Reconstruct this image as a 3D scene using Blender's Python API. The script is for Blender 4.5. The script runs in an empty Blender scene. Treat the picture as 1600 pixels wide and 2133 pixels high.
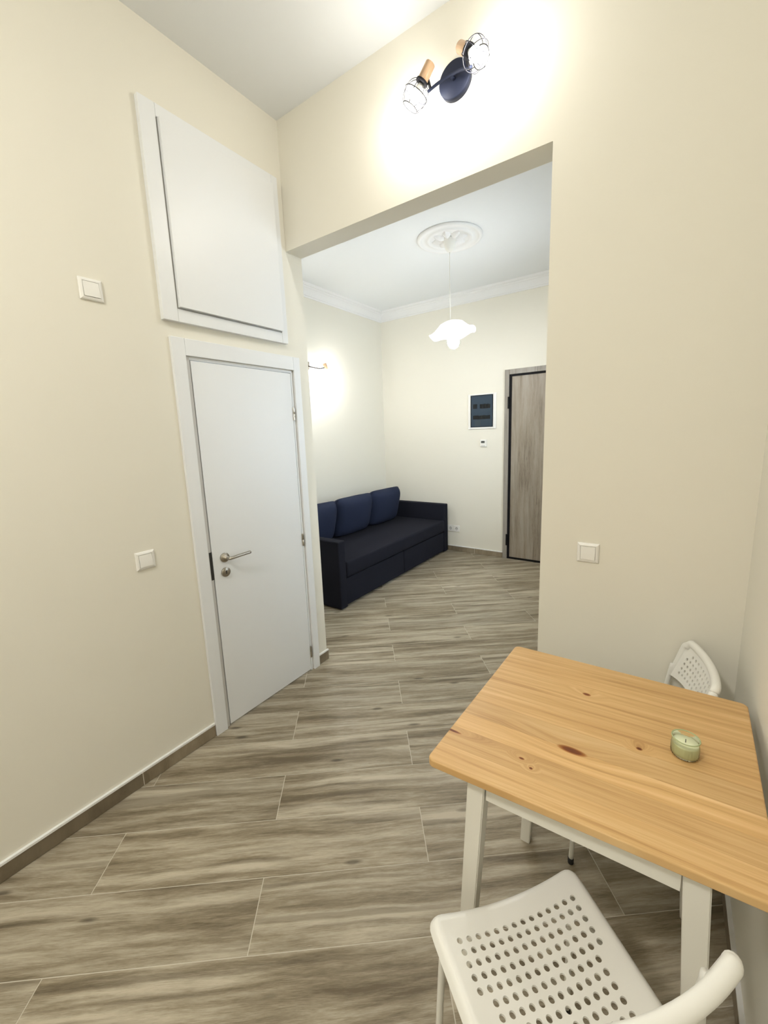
import bpy, bmesh, math, random
from mathutils import Vector, Matrix
random.seed(7)
scene = bpy.context.scene
COL = scene.collection
R = math.radians

# ------------------------------------------------------------------ camera
cam_data = bpy.data.cameras.new('camera')
cam = bpy.data.objects.new('camera', cam_data)
COL.objects.link(cam)
RW = ((0.8206, 0.0681, -0.5674), (0.5703, -0.1600, 0.8057), (-0.0360, -0.9848, -0.1700))
right = Vector((RW[0][0], RW[1][0], RW[2][0])).normalized()
fwd = Vector((RW[0][2], RW[1][2], RW[2][2])).normalized()
up = right.cross(fwd).normalized()
right = fwd.cross(up).normalized()
m = Matrix((right, up, -fwd)).transposed().to_4x4()
m.translation = Vector((1.932, -0.0228, 1.59))
cam.matrix_world = m
cam_data.sensor_fit = 'HORIZONTAL'
cam_data.sensor_width = 36.0
cam_data.lens = 36.0 * 847.33 / 1600.0
cam_data.shift_y = -(1066.5 - 1049.5) / 1600.0
cam_data.clip_start = 0.02
scene.camera = cam

# ------------------------------------------------------------------ world, exposure
world = bpy.data.worlds.new('sky')
scene.world = world
world.use_nodes = True
bg = world.node_tree.nodes['Background']
bg.inputs[0].default_value = (0.76, 0.88, 1.0, 1)
bg.inputs[1].default_value = 7.0
scene.view_settings.view_transform = 'Standard'
scene.view_settings.look = 'None'
scene.view_settings.gamma = 1.0
scene.view_settings.use_curve_mapping = False
scene.view_settings.exposure = 0.56

# lamp strengths (each used in that lamp's builder)
KITCHEN_BULB = 200.0
LIVING_BULB = 140.0
SCONCE_BULB = 420.0
FILL_GLOW = 98.0  # fill light, from the dome added behind the camera

# ------------------------------------------------------------------ room numbers (metres)
D = 1.811; T = 0.125; BX = 1.488; W = 2.190
H1 = 3.336; HH = 2.663; H2 = 3.205; HC = 3.088
LX = -1.449; B = 4.850; BACK = -2.2
BBH = 0.070

# ------------------------------------------------------------------ helpers
def link(o, parent=None):
    COL.objects.link(o)
    if parent is not None:
        o.parent = parent
    return o

def mesh_obj(name, verts, faces, mat=None, parent=None, smooth=False):
    me = bpy.data.meshes.new(name)
    me.from_pydata([tuple(v) for v in verts], [], faces)
    me.update()
    if smooth:
        for p in me.polygons:
            p.use_smooth = True
    if mat:
        me.materials.append(mat)
    return link(bpy.data.objects.new(name, me), parent)

def bm_obj(name, bm, mat=None, parent=None, smooth=False, loc=None):
    bmesh.ops.recalc_face_normals(bm, faces=bm.faces)
    me = bpy.data.meshes.new(name)
    bm.to_mesh(me); bm.free()
    if smooth:
        for p in me.polygons:
            p.use_smooth = True
    if mat:
        me.materials.append(mat)
    o = link(bpy.data.objects.new(name, me), parent)
    if loc is not None:
        o.location = loc
    return o

def empty(name, loc=(0, 0, 0), rz=0.0):
    o = bpy.data.objects.new(name, None)
    COL.objects.link(o)
    o.location = loc
    o.rotation_euler = (0, 0, rz)
    o.empty_display_size = 0.1
    return o

def tag(o, label=None, cat=None, group=None, kind=None):
    if label: o['label'] = label
    if cat: o['category'] = cat
    if group: o['group'] = group
    if kind: o['kind'] = kind
    return o

def bm_box(bm, lo, hi, bevel=0.0, seg=2):
    lo = Vector(lo); hi = Vector(hi)
    r = bmesh.ops.create_cube(bm, size=1.0)
    vs = r['verts']
    c = (lo + hi) / 2; s = hi - lo
    for v in vs:
        v.co = Vector((v.co.x * s.x, v.co.y * s.y, v.co.z * s.z)) + c
    if bevel > 0:
        es = list({e for v in vs for e in v.link_edges})
        bmesh.ops.bevel(bm, geom=es, offset=bevel, segments=seg, affect='EDGES', profile=0.5)

def box(name, lo, hi, mat, parent=None, bevel=0.0, seg=2, smooth=False, label=None):
    bm = bmesh.new()
    bm_box(bm, lo, hi, bevel, seg)
    o = bm_obj(name, bm, mat, parent, smooth)
    if label: o['label'] = label
    return o

def bm_tube(bm, pts, radius, n=12, closed=False):
    pts = [Vector(p) for p in pts]
    k = len(pts)
    rad = radius if isinstance(radius, (list, tuple)) else [radius] * k
    tang = []
    for i in range(k):
        if closed:
            t = pts[(i + 1) % k] - pts[(i - 1) % k]
        else:
            t = pts[min(i + 1, k - 1)] - pts[max(i - 1, 0)]
        tang.append(t.normalized())
    ref = Vector((0, 0, 1)) if abs(tang[0].z) < 0.9 else Vector((1, 0, 0))
    nrm = tang[0].cross(ref).normalized()
    rings = []
    for i in range(k):
        if i > 0:
            ax = tang[i - 1].cross(tang[i])
            if ax.length > 1e-8:
                nrm = Matrix.Rotation(tang[i - 1].angle(tang[i]), 3, ax.normalized()) @ nrm
        nrm = (nrm - tang[i] * nrm.dot(tang[i])).normalized()
        bn = tang[i].cross(nrm)
        rings.append([bm.verts.new(pts[i] + (nrm * math.cos(2 * math.pi * j / n) + bn * math.sin(2 * math.pi * j / n)) * rad[i]) for j in range(n)])
    for i in range(k if closed else k - 1):
        a, b = rings[i], rings[(i + 1) % k]
        for j in range(n):
            bm.faces.new((a[j], a[(j + 1) % n], b[(j + 1) % n], b[j]))
    if not closed:
        bm.faces.new(rings[0][::-1]); bm.faces.new(rings[-1])

def tube(name, pts, r, mat, parent=None, n=12, closed=False, label=None):
    bm = bmesh.new(); bm_tube(bm, pts, r, n, closed)
    o = bm_obj(name, bm, mat, parent, True)
    if label: o['label'] = label
    return o

def bm_lathe(bm, prof, n=32, mtx=None, wob=None):
    """prof: list of (radius, z); revolve around z"""
    rings = []
    mtx = mtx or Matrix.Identity(4)
    for r, z in prof:
        if r < 1e-6:
            rings.append([bm.verts.new(mtx @ Vector((0, 0, z)))])
        else:
            ring = []
            for j in range(n):
                a = 2 * math.pi * j / n
                rr, zz = (r, z) if wob is None else wob(r, z, a)
                ring.append(bm.verts.new(mtx @ Vector((rr * math.cos(a), rr * math.sin(a), zz))))
            rings.append(ring)
    for a, b in zip(rings[:-1], rings[1:]):
        for j in range(n):
            if len(a) == 1 and len(b) == 1: continue
            if len(a) == 1: bm.faces.new((a[0], b[j], b[(j + 1) % n]))
            elif len(b) == 1: bm.faces.new((a[j], a[(j + 1) % n], b[0]))
            else: bm.faces.new((a[j], a[(j + 1) % n], b[(j + 1) % n], b[j]))

def lathe(name, prof, mat, parent=None, n=32, mtx=None, smooth=True, wob=None):
    bm = bmesh.new(); bm_lathe(bm, prof, n, mtx, wob)
    return bm_obj(name, bm, mat, parent, smooth)

def axis_mtx(origin, direction):
    """matrix taking local z to direction"""
    d = Vector(direction).normalized()
    q = Vector((0, 0, 1)).rotation_difference(d)
    mm = q.to_matrix().to_4x4(); mm.translation = Vector(origin)
    return mm

def smooth_pts(pts, sub=6):
    """Catmull-Rom resampling"""
    P = [Vector(p) for p in pts]; out = []
    for i in range(len(P) - 1):
        p0 = P[max(i - 1, 0)]; p1 = P[i]; p2 = P[i + 1]; p3 = P[min(i + 2, len(P) - 1)]
        for s in range(sub):
            t = s / sub
            out.append(0.5 * ((2 * p1) + (-p0 + p2) * t + (2 * p0 - 5 * p1 + 4 * p2 - p3) * t * t + (-p0 + 3 * p1 - 3 * p2 + p3) * t ** 3))
    out.append(P[-1])
    return out

# ------------------------------------------------------------------ materials
def new_mat(name):
    mt = bpy.data.materials.new(name); mt.use_nodes = True
    nt = mt.node_tree
    return mt, nt, nt.nodes['Principled BSDF']

def N(nt, typ, **kw):
    n = nt.nodes.new(typ)
    for k, v in kw.items():
        setattr(n, k, v)
    return n

def L(nt, a, b):
    nt.links.new(a, b)

def plain(name, col, rough=0.5, metal=0.0, bump=0.0, bscale=300.0, spec=0.5, var=0.0):
    mt, nt, bs = new_mat(name)
    bs.inputs['Base Color'].default_value = (*col, 1)
    bs.inputs['Roughness'].default_value = rough
    bs.inputs['Metallic'].default_value = metal
    bs.inputs['Specular IOR Level'].default_value = spec
    tc = N(nt, 'ShaderNodeTexCoord')
    ns = N(nt, 'ShaderNodeTexNoise')
    ns.inputs['Scale'].default_value = bscale
    ns.inputs['Detail'].default_value = 3.0
    L(nt, tc.outputs['Object'], ns.inputs['Vector'])
    if bump > 0:
        bp = N(nt, 'ShaderNodeBump'); bp.inputs['Strength'].default_value = bump
        bp.inputs['Distance'].default_value = 0.001
        L(nt, ns.outputs['Fac'], bp.inputs['Height']); L(nt, bp.outputs['Normal'], bs.inputs['Normal'])
    if var > 0:
        mx = N(nt, 'ShaderNodeMix', data_type='RGBA')
        mx.inputs['A'].default_value = (*[c * (1 - var) for c in col], 1)
        mx.inputs['B'].default_value = (*[min(1, c * (1 + var)) for c in col], 1)
        L(nt, ns.outputs['Fac'], mx.inputs['Factor']); L(nt, mx.outputs['Result'], bs.inputs['Base Color'])
    return mt

def emit(name, col, strength):
    mt = bpy.data.materials.new(name); mt.use_nodes = True
    nt = mt.node_tree; nt.nodes.clear()
    out = N(nt, 'ShaderNodeOutputMaterial'); e = N(nt, 'ShaderNodeEmission')
    e.inputs[0].default_value = (*col, 1); e.inputs[1].default_value = strength
    L(nt, e.outputs[0], out.inputs[0])
    return mt

def thin_glass(name, tint, gloss=0.12, rough=0.02):
    """thin pane: tinted see-through plus a mirror share"""
    mt = bpy.data.materials.new(name); mt.use_nodes = True
    nt = mt.node_tree; nt.nodes.clear()
    out = N(nt, 'ShaderNodeOutputMaterial'); tr = N(nt, 'ShaderNodeBsdfTransparent'); gl = N(nt, 'ShaderNodeBsdfGlossy')
    mx = N(nt, 'ShaderNodeMixShader'); fr = N(nt, 'ShaderNodeFresnel'); fr.inputs[0].default_value = 1.45
    ad = N(nt, 'ShaderNodeMath', operation='ADD'); ad.inputs[1].default_value = gloss
    L(nt, fr.outputs[0], ad.inputs[0]); L(nt, ad.outputs[0], mx.inputs[0])
    tr.inputs[0].default_value = (*tint, 1); gl.inputs['Roughness'].default_value = rough
    gl.inputs[0].default_value = (0.9, 0.9, 0.9, 1)
    L(nt, tr.outputs[0], mx.inputs[1]); L(nt, gl.outputs[0], mx.inputs[2]); L(nt, mx.outputs[0], out.inputs[0])
    return mt

def ramp(nt, stops, fac):
    r = N(nt, 'ShaderNodeValToRGB')
    cr = r.color_ramp
    while len(cr.elements) < len(stops):
        cr.elements.new(0.5)
    for e, (p, c) in zip(cr.elements, stops):
        e.position = p; e.color = (*c, 1)
    L(nt, fac, r.inputs[0])
    return r

def mapping(nt, vec, scale, loc_from=None):
    mp = N(nt, 'ShaderNodeMapping')
    mp.inputs['Scale'].default_value = scale
    L(nt, vec, mp.inputs['Vector'])
    if loc_from is not None:
        L(nt, loc_from, mp.inputs['Location'])
    return mp

def tile_wood(name, dark, mid, light, axis='X', rough=0.42, tone=0.10, streak=0.8):
    """wood-look porcelain: long streaks along the local axis, small knots, every piece its own print"""
    mt, nt, bs = new_mat(name)
    tc = N(nt, 'ShaderNodeTexCoord'); oi = N(nt, 'ShaderNodeObjectInfo')
    mul = N(nt, 'ShaderNodeMath', operation='MULTIPLY'); mul.inputs[1].default_value = 53.0
    L(nt, oi.outputs['Random'], mul.inputs[0])
    cx = N(nt, 'ShaderNodeCombineXYZ')
    for i in range(3): L(nt, mul.outputs[0], cx.inputs[i])
    def sc(a, b, c=1.0):
        return (a, b, c) if axis == 'X' else ((b, c, a) if axis == 'Z' else (b, a, c))
    # gentle warp
    wn = N(nt, 'ShaderNodeTexNoise'); wn.inputs['Scale'].default_value = 2.2; wn.inputs['Detail'].default_value = 2
    mw = mapping(nt, tc.outputs['Object'], sc(1.0, 2.0), cx.outputs[0]); L(nt, mw.outputs[0], wn.inputs['Vector'])
    ws = N(nt, 'ShaderNodeVectorMath', operation='SCALE'); ws.inputs['Scale'].default_value = 0.035
    L(nt, wn.outputs['Color'], ws.inputs[0])
    wa = N(nt, 'ShaderNodeVectorMath', operation='ADD'); L(nt, tc.outputs['Object'], wa.inputs[0]); L(nt, ws.outputs[0], wa.inputs[1])
    def noise(scale, detail, rough_=0.6):
        mm = mapping(nt, wa.outputs[0], sc(*scale), cx.outputs[0])
        nn = N(nt, 'ShaderNodeTexNoise'); nn.inputs['Scale'].default_value = 1.0; nn.inputs['Detail'].default_value = detail; nn.inputs['Roughness'].default_value = rough_
        L(nt, mm.outputs[0], nn.inputs['Vector']); return nn
    n1 = noise((1.3, 16.0), 3); n3 = noise((5.0, 60.0), 5, 0.7); n2 = noise((26.0, 420.0), 3, 0.7); n4 = noise((1.0, 24.0), 2)
    def mixf(a, b, f):
        q = N(nt, 'ShaderNodeMix', data_type='FLOAT'); q.inputs['Factor'].default_value = f
        L(nt, a, q.inputs['A']); L(nt, b, q.inputs['B']); return q.outputs['Result']
    mix = mixf(mixf(n1.outputs['Fac'], n3.outputs['Fac'], 0.30), n2.outputs['Fac'], 0.20)
    cr0 = ramp(nt, [(0.375, dark), (0.465, mid), (0.53, tuple((a + b) / 2 for a, b in zip(mid, light))), (0.605, light)], mix)
    sk = ramp(nt, [(0.58, (1, 1, 1)), (0.68, (0.55, 0.53, 0.50))], n4.outputs['Fac'])
    cr = N(nt, 'ShaderNodeMix', data_type='RGBA', blend_type='MULTIPLY'); cr.inputs['Factor'].default_value = streak
    L(nt, cr0.outputs[0], cr.inputs['A']); L(nt, sk.outputs[0], cr.inputs['B'])
    # knots
    m3 = mapping(nt, wa.outputs[0], sc(2.6, 9.0), cx.outputs[0])
    vo = N(nt, 'ShaderNodeTexVoronoi'); vo.inputs['Scale'].default_value = 1.0; vo.voronoi_dimensions = '3D'
    L(nt, m3.outputs[0], vo.inputs['Vector'])
    kr = ramp(nt, [(0.045, (0.22, 0.20, 0.18)), (0.11, (1, 1, 1))], vo.outputs['Distance'])
    mk = N(nt, 'ShaderNodeMix', data_type='RGBA', blend_type='MULTIPLY'); mk.inputs['Factor'].default_value = 0.75
    L(nt, cr.outputs['Result'], mk.inputs['A']); L(nt, kr.outputs[0], mk.inputs['B'])
    # overall tone of each piece
    tr = N(nt, 'ShaderNodeMapRange'); tr.inputs['To Min'].default_value = 1 - tone; tr.inputs['To Max'].default_value = 1 + tone
    L(nt, oi.outputs['Random'], tr.inputs['Value'])
    hs = N(nt, 'ShaderNodeHueSaturation'); L(nt, tr.outputs[0], hs.inputs['Value']); L(nt, mk.outputs['Result'], hs.inputs['Color'])
    L(nt, hs.outputs[0], bs.inputs['Base Color'])
    bs.inputs['Roughness'].default_value = rough
    bs.inputs['Specular IOR Level'].default_value = 0.35
    bp = N(nt, 'ShaderNodeBump'); bp.inputs['Strength'].default_value = 0.15; bp.inputs['Distance'].default_value = 0.001
    L(nt, n2.outputs['Fac'], bp.inputs['Height']); L(nt, bp.outputs['Normal'], bs.inputs['Normal'])
    return mt

M_WALL = plain('cream_wall_paint', (0.80, 0.772, 0.68), 0.75, bump=0.06, bscale=140, spec=0.25)
M_CEIL = plain('white_ceiling_paint', (0.84, 0.86, 0.87), 0.85, bump=0.05, bscale=140, spec=0.2)
M_PLASTER = plain('white_plaster', (0.84, 0.84, 0.83), 0.7, bump=0.03, spec=0.3)
M_DOOR = plain('white_lacquer', (0.80, 0.815, 0.825), 0.38, bump=0.03, bscale=60)
M_REBATE = plain('grey_rebate', (0.50, 0.49, 0.47), 0.6)
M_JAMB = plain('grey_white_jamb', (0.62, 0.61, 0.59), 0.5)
M_SEAL = plain('dark_seal', (0.03, 0.028, 0.025), 0.7)
M_SWITCH = plain('switch_plastic', (0.84, 0.83, 0.79), 0.3)
M_STEEL = plain('brushed_nickel', (0.42, 0.39, 0.34), 0.32, 1.0, bump=0.05)
M_CHROME = plain('chrome', (0.75, 0.75, 0.74), 0.18, 1.0)
M_BLACK = plain('black_metal', (0.006, 0.006, 0.007), 0.7, spec=0.2)
M_NAVYBLK = plain('dark_blue_black_enamel', (0.010, 0.014, 0.032), 0.65, spec=0.25)
M_WIRE = plain('black_cage_wire', (0.012, 0.012, 0.016), 0.7, spec=0.2)
M_WHITEMETAL = plain('white_enamel', (0.80, 0.79, 0.74), 0.35)
M_PLASTIC = plain('white_chair_plastic', (0.83, 0.82, 0.77), 0.33, spec=0.5)
M_TABLEPAINT = plain('white_stained_wood', (0.77, 0.75, 0.68), 0.5, bump=0.1, bscale=80)
M_FABRIC = plain('navy_woven_fabric', (0.0105, 0.0115, 0.019), 0.95, bump=0.5, bscale=900, spec=0.2, var=0.35)
M_CUSHION = plain('navy_cushion_fabric', (0.020, 0.027, 0.055), 0.95, bump=0.5, bscale=900, spec=0.2, var=0.35)
M_GROUT = plain('pale_grout', (0.58, 0.54, 0.45), 0.85, bump=0.1)
M_WAX = plain('pale_green_wax', (0.82, 0.86, 0.60), 0.5)
M_WICK = plain('wick', (0.05, 0.05, 0.04), 0.9)
M_FOOT = plain('black_rubber', (0.02, 0.02, 0.02), 0.8)
M_SCREEN = plain('display_grey', (0.05, 0.055, 0.05), 0.3)
M_BREAKER = plain('breaker_black', (0.004, 0.006, 0.010), 0.5)
M_BOXGREY = plain('fuse_box_inside', (0.62, 0.70, 0.78), 0.6)
M_PLANK = tile_wood('wood_look_floor_tile', (0.135, 0.105, 0.064), (0.255, 0.212, 0.145), (0.49, 0.435, 0.335))
M_SKIRT = tile_wood('wood_look_skirting_tile', (0.13, 0.10, 0.064), (0.22, 0.177, 0.12), (0.33, 0.275, 0.195))
M_ENTRY = tile_wood('grey_oak_laminate', (0.19, 0.155, 0.115), (0.29, 0.245, 0.19), (0.37, 0.325, 0.265), axis='Z', tone=0.02, streak=0.35)
M_ENTRYFRAME = tile_wood('grey_oak_frame', (0.22, 0.20, 0.17), (0.29, 0.265, 0.23), (0.35, 0.325, 0.29), axis='Z', tone=0.02)
M_SPOTWOOD = tile_wood('beech_spot_wood', (0.42, 0.26, 0.14), (0.52, 0.34, 0.20), (0.62, 0.43, 0.28), axis='Z', tone=0.02)
M_SMOKED = thin_glass('smoked_pane', (0.50, 0.57, 0.63), 0.0, 0.2)
M_RIM = plain('green_glass_rim', (0.42, 0.48, 0.26), 0.12)
M_PANE = thin_glass('window_glass', (0.97, 0.98, 0.98), 0.0)
M_JAR = thin_glass('jar_glass', (0.97, 0.985, 0.93), 0.01)
M_BULB_K = emit('kitchen_bulb_glow', (1.0, 0.98, 0.94), KITCHEN_BULB)
M_BULB_L = emit('pendant_bulb_glow', (1.0, 0.985, 0.96), LIVING_BULB)
M_BULB_S = emit('sconce_bulb_glow', (1.0, 0.985, 0.96), SCONCE_BULB)
M_FILL_DOME = emit('fill_dome_glow', (1.0, 0.97, 0.91), FILL_GLOW)  # glow of the added fill dome

def frosted(name):
    mt = bpy.data.materials.new(name); mt.use_nodes = True
    nt = mt.node_tree; nt.nodes.clear()
    out = N(nt, 'ShaderNodeOutputMaterial'); tl = N(nt, 'ShaderNodeBsdfTranslucent'); df = N(nt, 'ShaderNodeBsdfDiffuse')
    tr = N(nt, 'ShaderNodeBsdfTransparent')
    m1 = N(nt, 'ShaderNodeMixShader'); m1.inputs[0].default_value = 0.4
    m2 = N(nt, 'ShaderNodeMixShader'); m2.inputs[0].default_value = 0.25
    for s in (tl, df): s.inputs[0].default_value = (0.95, 0.95, 0.93, 1)
    L(nt, tl.outputs[0], m1.inputs[1]); L(nt, df.outputs[0], m1.inputs[2])
    L(nt, m1.outputs[0], m2.inputs[1]); L(nt, tr.outputs[0], m2.inputs[2]); L(nt, m2.outputs[0], out.inputs[0])
    return mt
M_FROST = frosted('frosted_glass_shade')

# ================================================================== STRUCTURE
def struct(o, label, cat):
    return tag(o, label, cat, kind='structure')

# ---- floor : grout bed with every wood-look plank tile as a child
floor = box('floor', (LX - 0.12, BACK - 0.1, -0.06), (W + 0.12, B + 0.1, -0.0008), M_GROUT)
struct(floor, 'pale grout bed carrying diagonal wood-look plank tiles', 'floor')
TH = R(38.5); PV = 0.2287; PL = 1.2225; GAP = 0.0030
du = Vector((math.cos(TH), math.sin(TH))); dv = Vector((-math.sin(TH), math.cos(TH)))

def clip_rect(poly, x0, x1, y0, y1):
    def cl(pl, f, inter):
        out = []
        for i in range(len(pl)):
            a, b = pl[i - 1], pl[i]
            fa, fb = f(a), f(b)
            if fb >= 0:
                if fa < 0: out.append(a + (b - a) * (fa / (fa - fb)))
                out.append(b)
            elif fa >= 0:
                out.append(a + (b - a) * (fa / (fa - fb)))
        return out
    for f in (lambda p: p.x - x0, lambda p: x1 - p.x, lambda p: p.y - y0, lambda p: y1 - p.y):
        poly = cl(poly, f, None)
        if len(poly) < 3: return []
    return poly

def prism_mesh(name, poly, z0, z1, mat, bev=0.0):
    bm = bmesh.new()
    a = [bm.verts.new((p.x, p.y, z0)) for p in poly]
    b = [bm.verts.new((p.x, p.y, z1)) for p in poly]
    n = len(poly)
    for i in range(n):
        bm.faces.new((a[i], a[(i + 1) % n], b[(i + 1) % n], b[i]))
    bm.faces.new(a[::-1]); bm.faces.new(b)
    bmesh.ops.recalc_face_normals(bm, faces=bm.faces)
    me = bpy.data.meshes.new(name); bm.to_mesh(me); bm.free()
    me.materials.append(mat)
    return me

hl = (PL - GAP) / 2; hw = (PV - GAP) / 2
FULL = [Vector((-hl, -hw)), Vector((hl, -hw)), Vector((hl, hw)), Vector((-hl, hw))]
full_me = prism_mesh('floor_plank', FULL, -0.010, 0.0, M_PLANK)
for k in range(-16, 24):
    v = -0.181 + PV * (k + 0.5)
    u0 = 1.080 if k % 2 == 0 else 0.468
    for i in range(-5, 6):
        u = u0 + PL * (i + 0.5)
        c = du * u + dv * v
        world_poly = [c + du * p.x + dv * p.y for p in FULL]
        if all(p.x < -0.11 and p.y < D + T - 0.13 for p in world_poly): continue
        cl = clip_rect(world_poly, LX - 0.05, W + 0.05, BACK - 0.05, B + 0.05)
        if len(cl) < 3: continue
        area = abs(sum(cl[j - 1].x * cl[j].y - cl[j].x * cl[j - 1].y for j in range(len(cl)))) / 2
        if area < 0.0008: continue
        if area > 0.998 * 4 * hl * hw:
            me = full_me
        else:
            me = prism_mesh('floor_plank', [Vector(((p - c).dot(du), (p - c).dot(dv))) for p in cl], -0.010, 0.0, M_PLANK)
        o = link(bpy.data.objects.new('floor_plank', me), floor)
        o.location = (c.x, c.y, 0); o.rotation_euler = (0, 0, TH)

# ---- walls
DY0, DY1, DZ1 = 1.112, 1.790, 1.986        # inner door opening in the left wall
def multi_box(name, boxes, mat, parent=None):
    bm = bmesh.new()
    for lo, hi in boxes: bm_box(bm, lo, hi)
    return bm_obj(name, bm, mat, parent)
WZ = -0.02
struct(multi_box('wall_left', [((-0.12, BACK, WZ), (0, DY0, H1 + 0.02)), ((-0.12, DY0, DZ1), (0, DY1, H1 + 0.02)),
                               ((-0.12, DY1, WZ), (0, D + T, H1 + 0.02))], M_WALL),
       'cream painted wall on the left with the white door and hatch', 'wall')
struct(multi_box('wall_divider', [((0.0, D, HH), (BX, D + T, H1 + 0.02)), ((BX, D, WZ), (W, D + T, H1 + 0.02))], M_WALL),
       'cream dividing wall with the wide opening to the sofa room', 'wall')
EX0, EX1, EZ1 = 0.350, 1.250, 2.212        # entrance door opening
struct(multi_box('wall_back', [((LX - 0.12, B, WZ), (EX0, B + 0.15, H2 + 0.15)), ((EX0, B, EZ1), (EX1, B + 0.15, H2 + 0.15)),
                               ((EX1, B, WZ), (W + 0.12, B + 0.15, H2 + 0.15))], M_WALL),
       'cream far wall of the sofa room with fuse box and entrance door', 'wall')
struct(box('wall_sofa_side', (LX - 0.12, D + T - 0.12, WZ), (LX, B, H2 + 0.15), M_WALL),
       'cream wall behind the sofa with a small spot lamp', 'wall')
struct(box('wall_return', (LX, D + T - 0.12, WZ), (-0.12, D + T, H2 + 0.15), M_WALL),
       'cream wall return beside the opening facing the sofa room', 'wall')
WY0, WY1, WZ0, WZ1 = 2.75, 4.05, 0.90, 2.45   # daylight window of the sofa room
struct(multi_box('wall_right', [((W, BACK, WZ), (W + 0.12, WY0, H1 + 0.02)), ((W, WY0, WZ), (W + 0.12, WY1, WZ0)),
                                ((W, WY0, WZ1), (W + 0.12, WY1, H1 + 0.02)), ((W, WY1, WZ), (W + 0.12, B, H1 + 0.02))], M_WALL),
       'cream wall on the right beside the table', 'wall')
struct(box('wall_rear', (-0.12, BACK - 0.12, WZ), (W + 0.12, BACK, H1 + 0.02), M_WALL), 'cream wall behind the camera', 'wall')
struct(box('ceiling', (-0.12, BACK, H1), (W, D + 0.02, H1 + 0.1), M_CEIL), 'plain white ceiling above the table', 'ceiling')
struct(box('ceiling', (LX, D + T - 0.02, H2), (W, B, H2 + 0.13), M_CEIL), 'white ceiling of the sofa room with rose and cornice', 'ceiling')

# window in the right wall of the sofa room (the daylight on the sofa)
win = empty('window_1', (W + 0.06, (WY0 + WY1) / 2, WZ0))
struct(win, 'white framed window lighting the sofa room', 'window')
win_c = win.location.copy()
def wbox(name, lo, hi, mat, root, **kw):
    """box given in world numbers, parented to a root that has only a location"""
    l = root.location
    return box(name, Vector(lo) - l, Vector(hi) - l, mat, root, **kw)
fx0, fx1 = W + 0.03, W + 0.09
ym = (WY0 + WY1) / 2
wbox('window_frame', (fx0, WY0, WZ0), (fx1, WY0 + 0.06, WZ1), M_DOOR, win, bevel=0.004)
wbox('window_frame', (fx0, WY1 - 0.06, WZ0), (fx1, WY1, WZ1), M_DOOR, win, bevel=0.004)
wbox('window_frame', (fx0, WY0 + 0.06, WZ0), (fx1, WY1 - 0.06, WZ0 + 0.06), M_DOOR, win, bevel=0.004)
wbox('window_frame', (fx0, WY0 + 0.06, WZ1 - 0.06), (fx1, WY1 - 0.06, WZ1), M_DOOR, win, bevel=0.004)
wbox('mullion', (fx0, ym - 0.04, WZ0 + 0.06), (fx1, ym + 0.04, WZ1 - 0.06), M_DOOR, win, bevel=0.004)
wbox('pane', (W + 0.058, WY0 + 0.06, WZ0 + 0.06), (W + 0.062, ym - 0.04, WZ1 - 0.06), M_PANE, win)
wbox('pane', (W + 0.058, ym + 0.04, WZ0 + 0.06), (W + 0.062, WY1 - 0.06, WZ1 - 0.06), M_PANE, win)

# ---- cornice of the sofa room
prof = [(0.0, HC), (0.010, HC), (0.014, HC + 0.012), (0.024, HC + 0.016), (0.028, HC + 0.024), (0.044, HC + 0.050), (0.064, HC + 0.074),
        (0.072, HC + 0.078), (0.076, HC + 0.092), (0.088, HC + 0.094), (0.096, HC + 0.104), (0.100, H2), (0.0, H2)]
def cornice(name, corners, inward, label):
    verts = []; faces = []
    k = len(prof)
    for (x, y), (ix, iy) in zip(corners, inward):
        for p, z in prof: verts.append((x + ix * p, y + iy * p, z))
    for c in range(len(corners) - 1):
        for i in range(k):
            a, b = c * k + i, c * k + (i + 1) % k
            faces.append((a, b, b + k, a + k))
    faces.append(tuple(range(k))); faces.append(tuple(range((len(corners) - 1) * k, len(corners) * k))[::-1])
    o = mesh_obj(name, verts, faces, M_PLASTER)
    bm = bmesh.new(); bm.from_mesh(o.data); bmesh.ops.recalc_face_normals(bm, faces=bm.faces); bm.to_mesh(o.data); bm.free()
    return struct(o, label, 'cornice')
yl = D + T
cornice('trim_1', [(LX, yl), (LX, B), (W, B), (W, yl)], [(1, 1), (1, -1), (-1, -1), (-1, 1)],
        'white moulded plaster cornice around the sofa room ceiling')

# ---- skirting: tile pieces with a pale ledge on top
def skirting(name, pieces, axis, face, sgn, label):
    """pieces: list of (a0,a1) along the wall; face: wall plane coordinate; sgn: room side"""
    root = empty(name, (0, 0, 0)); struct(root, label, 'baseboard')
    th = 0.010
    for a0, a1 in pieces:
        g = 0.002
        ctr = (a0 + a1) / 2
        h = (a1 - a0) / 2 - g
        bm = bmesh.new()
        bm_box(bm, (-h, min(0.0, sgn * th), 0.002), (h, max(0.0, sgn * th), BBH - 0.003))
        o = bm_obj('skirting_tile', bm, M_SKIRT, root)
        if axis == 'y':
            o.rotation_euler = (0, 0, R(90)); o.location = (face, ctr, 0)
            # local +y points to -x after the turn: mirror to the room side
            o.scale = (1, -1, 1)
        else:
            o.location = (ctr, face, 0)
        lo = [0, 0, BBH - 0.003]; hi = [0, 0, BBH + 0.007]
        i, j = (1, 0) if axis == 'y' else (0, 1)
        lo[i], hi[i] = a0, a1
        lo[j], hi[j] = sorted((face, face + sgn * (th + 0.0015)))
        box('plaster_ledge', lo, hi, M_PLASTER, root)
        l2 = list(lo); h2 = list(hi); l2[2] = 0.0; h2[2] = BBH - 0.0032
        l2[j], h2[j] = sorted((face, face + sgn * (th - 0.001)))
        l2[i], h2[i] = a0 - 0.002, a0 + 0.002
        box('grout_joint', l2, h2, M_GROUT, root)
    return root
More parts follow.
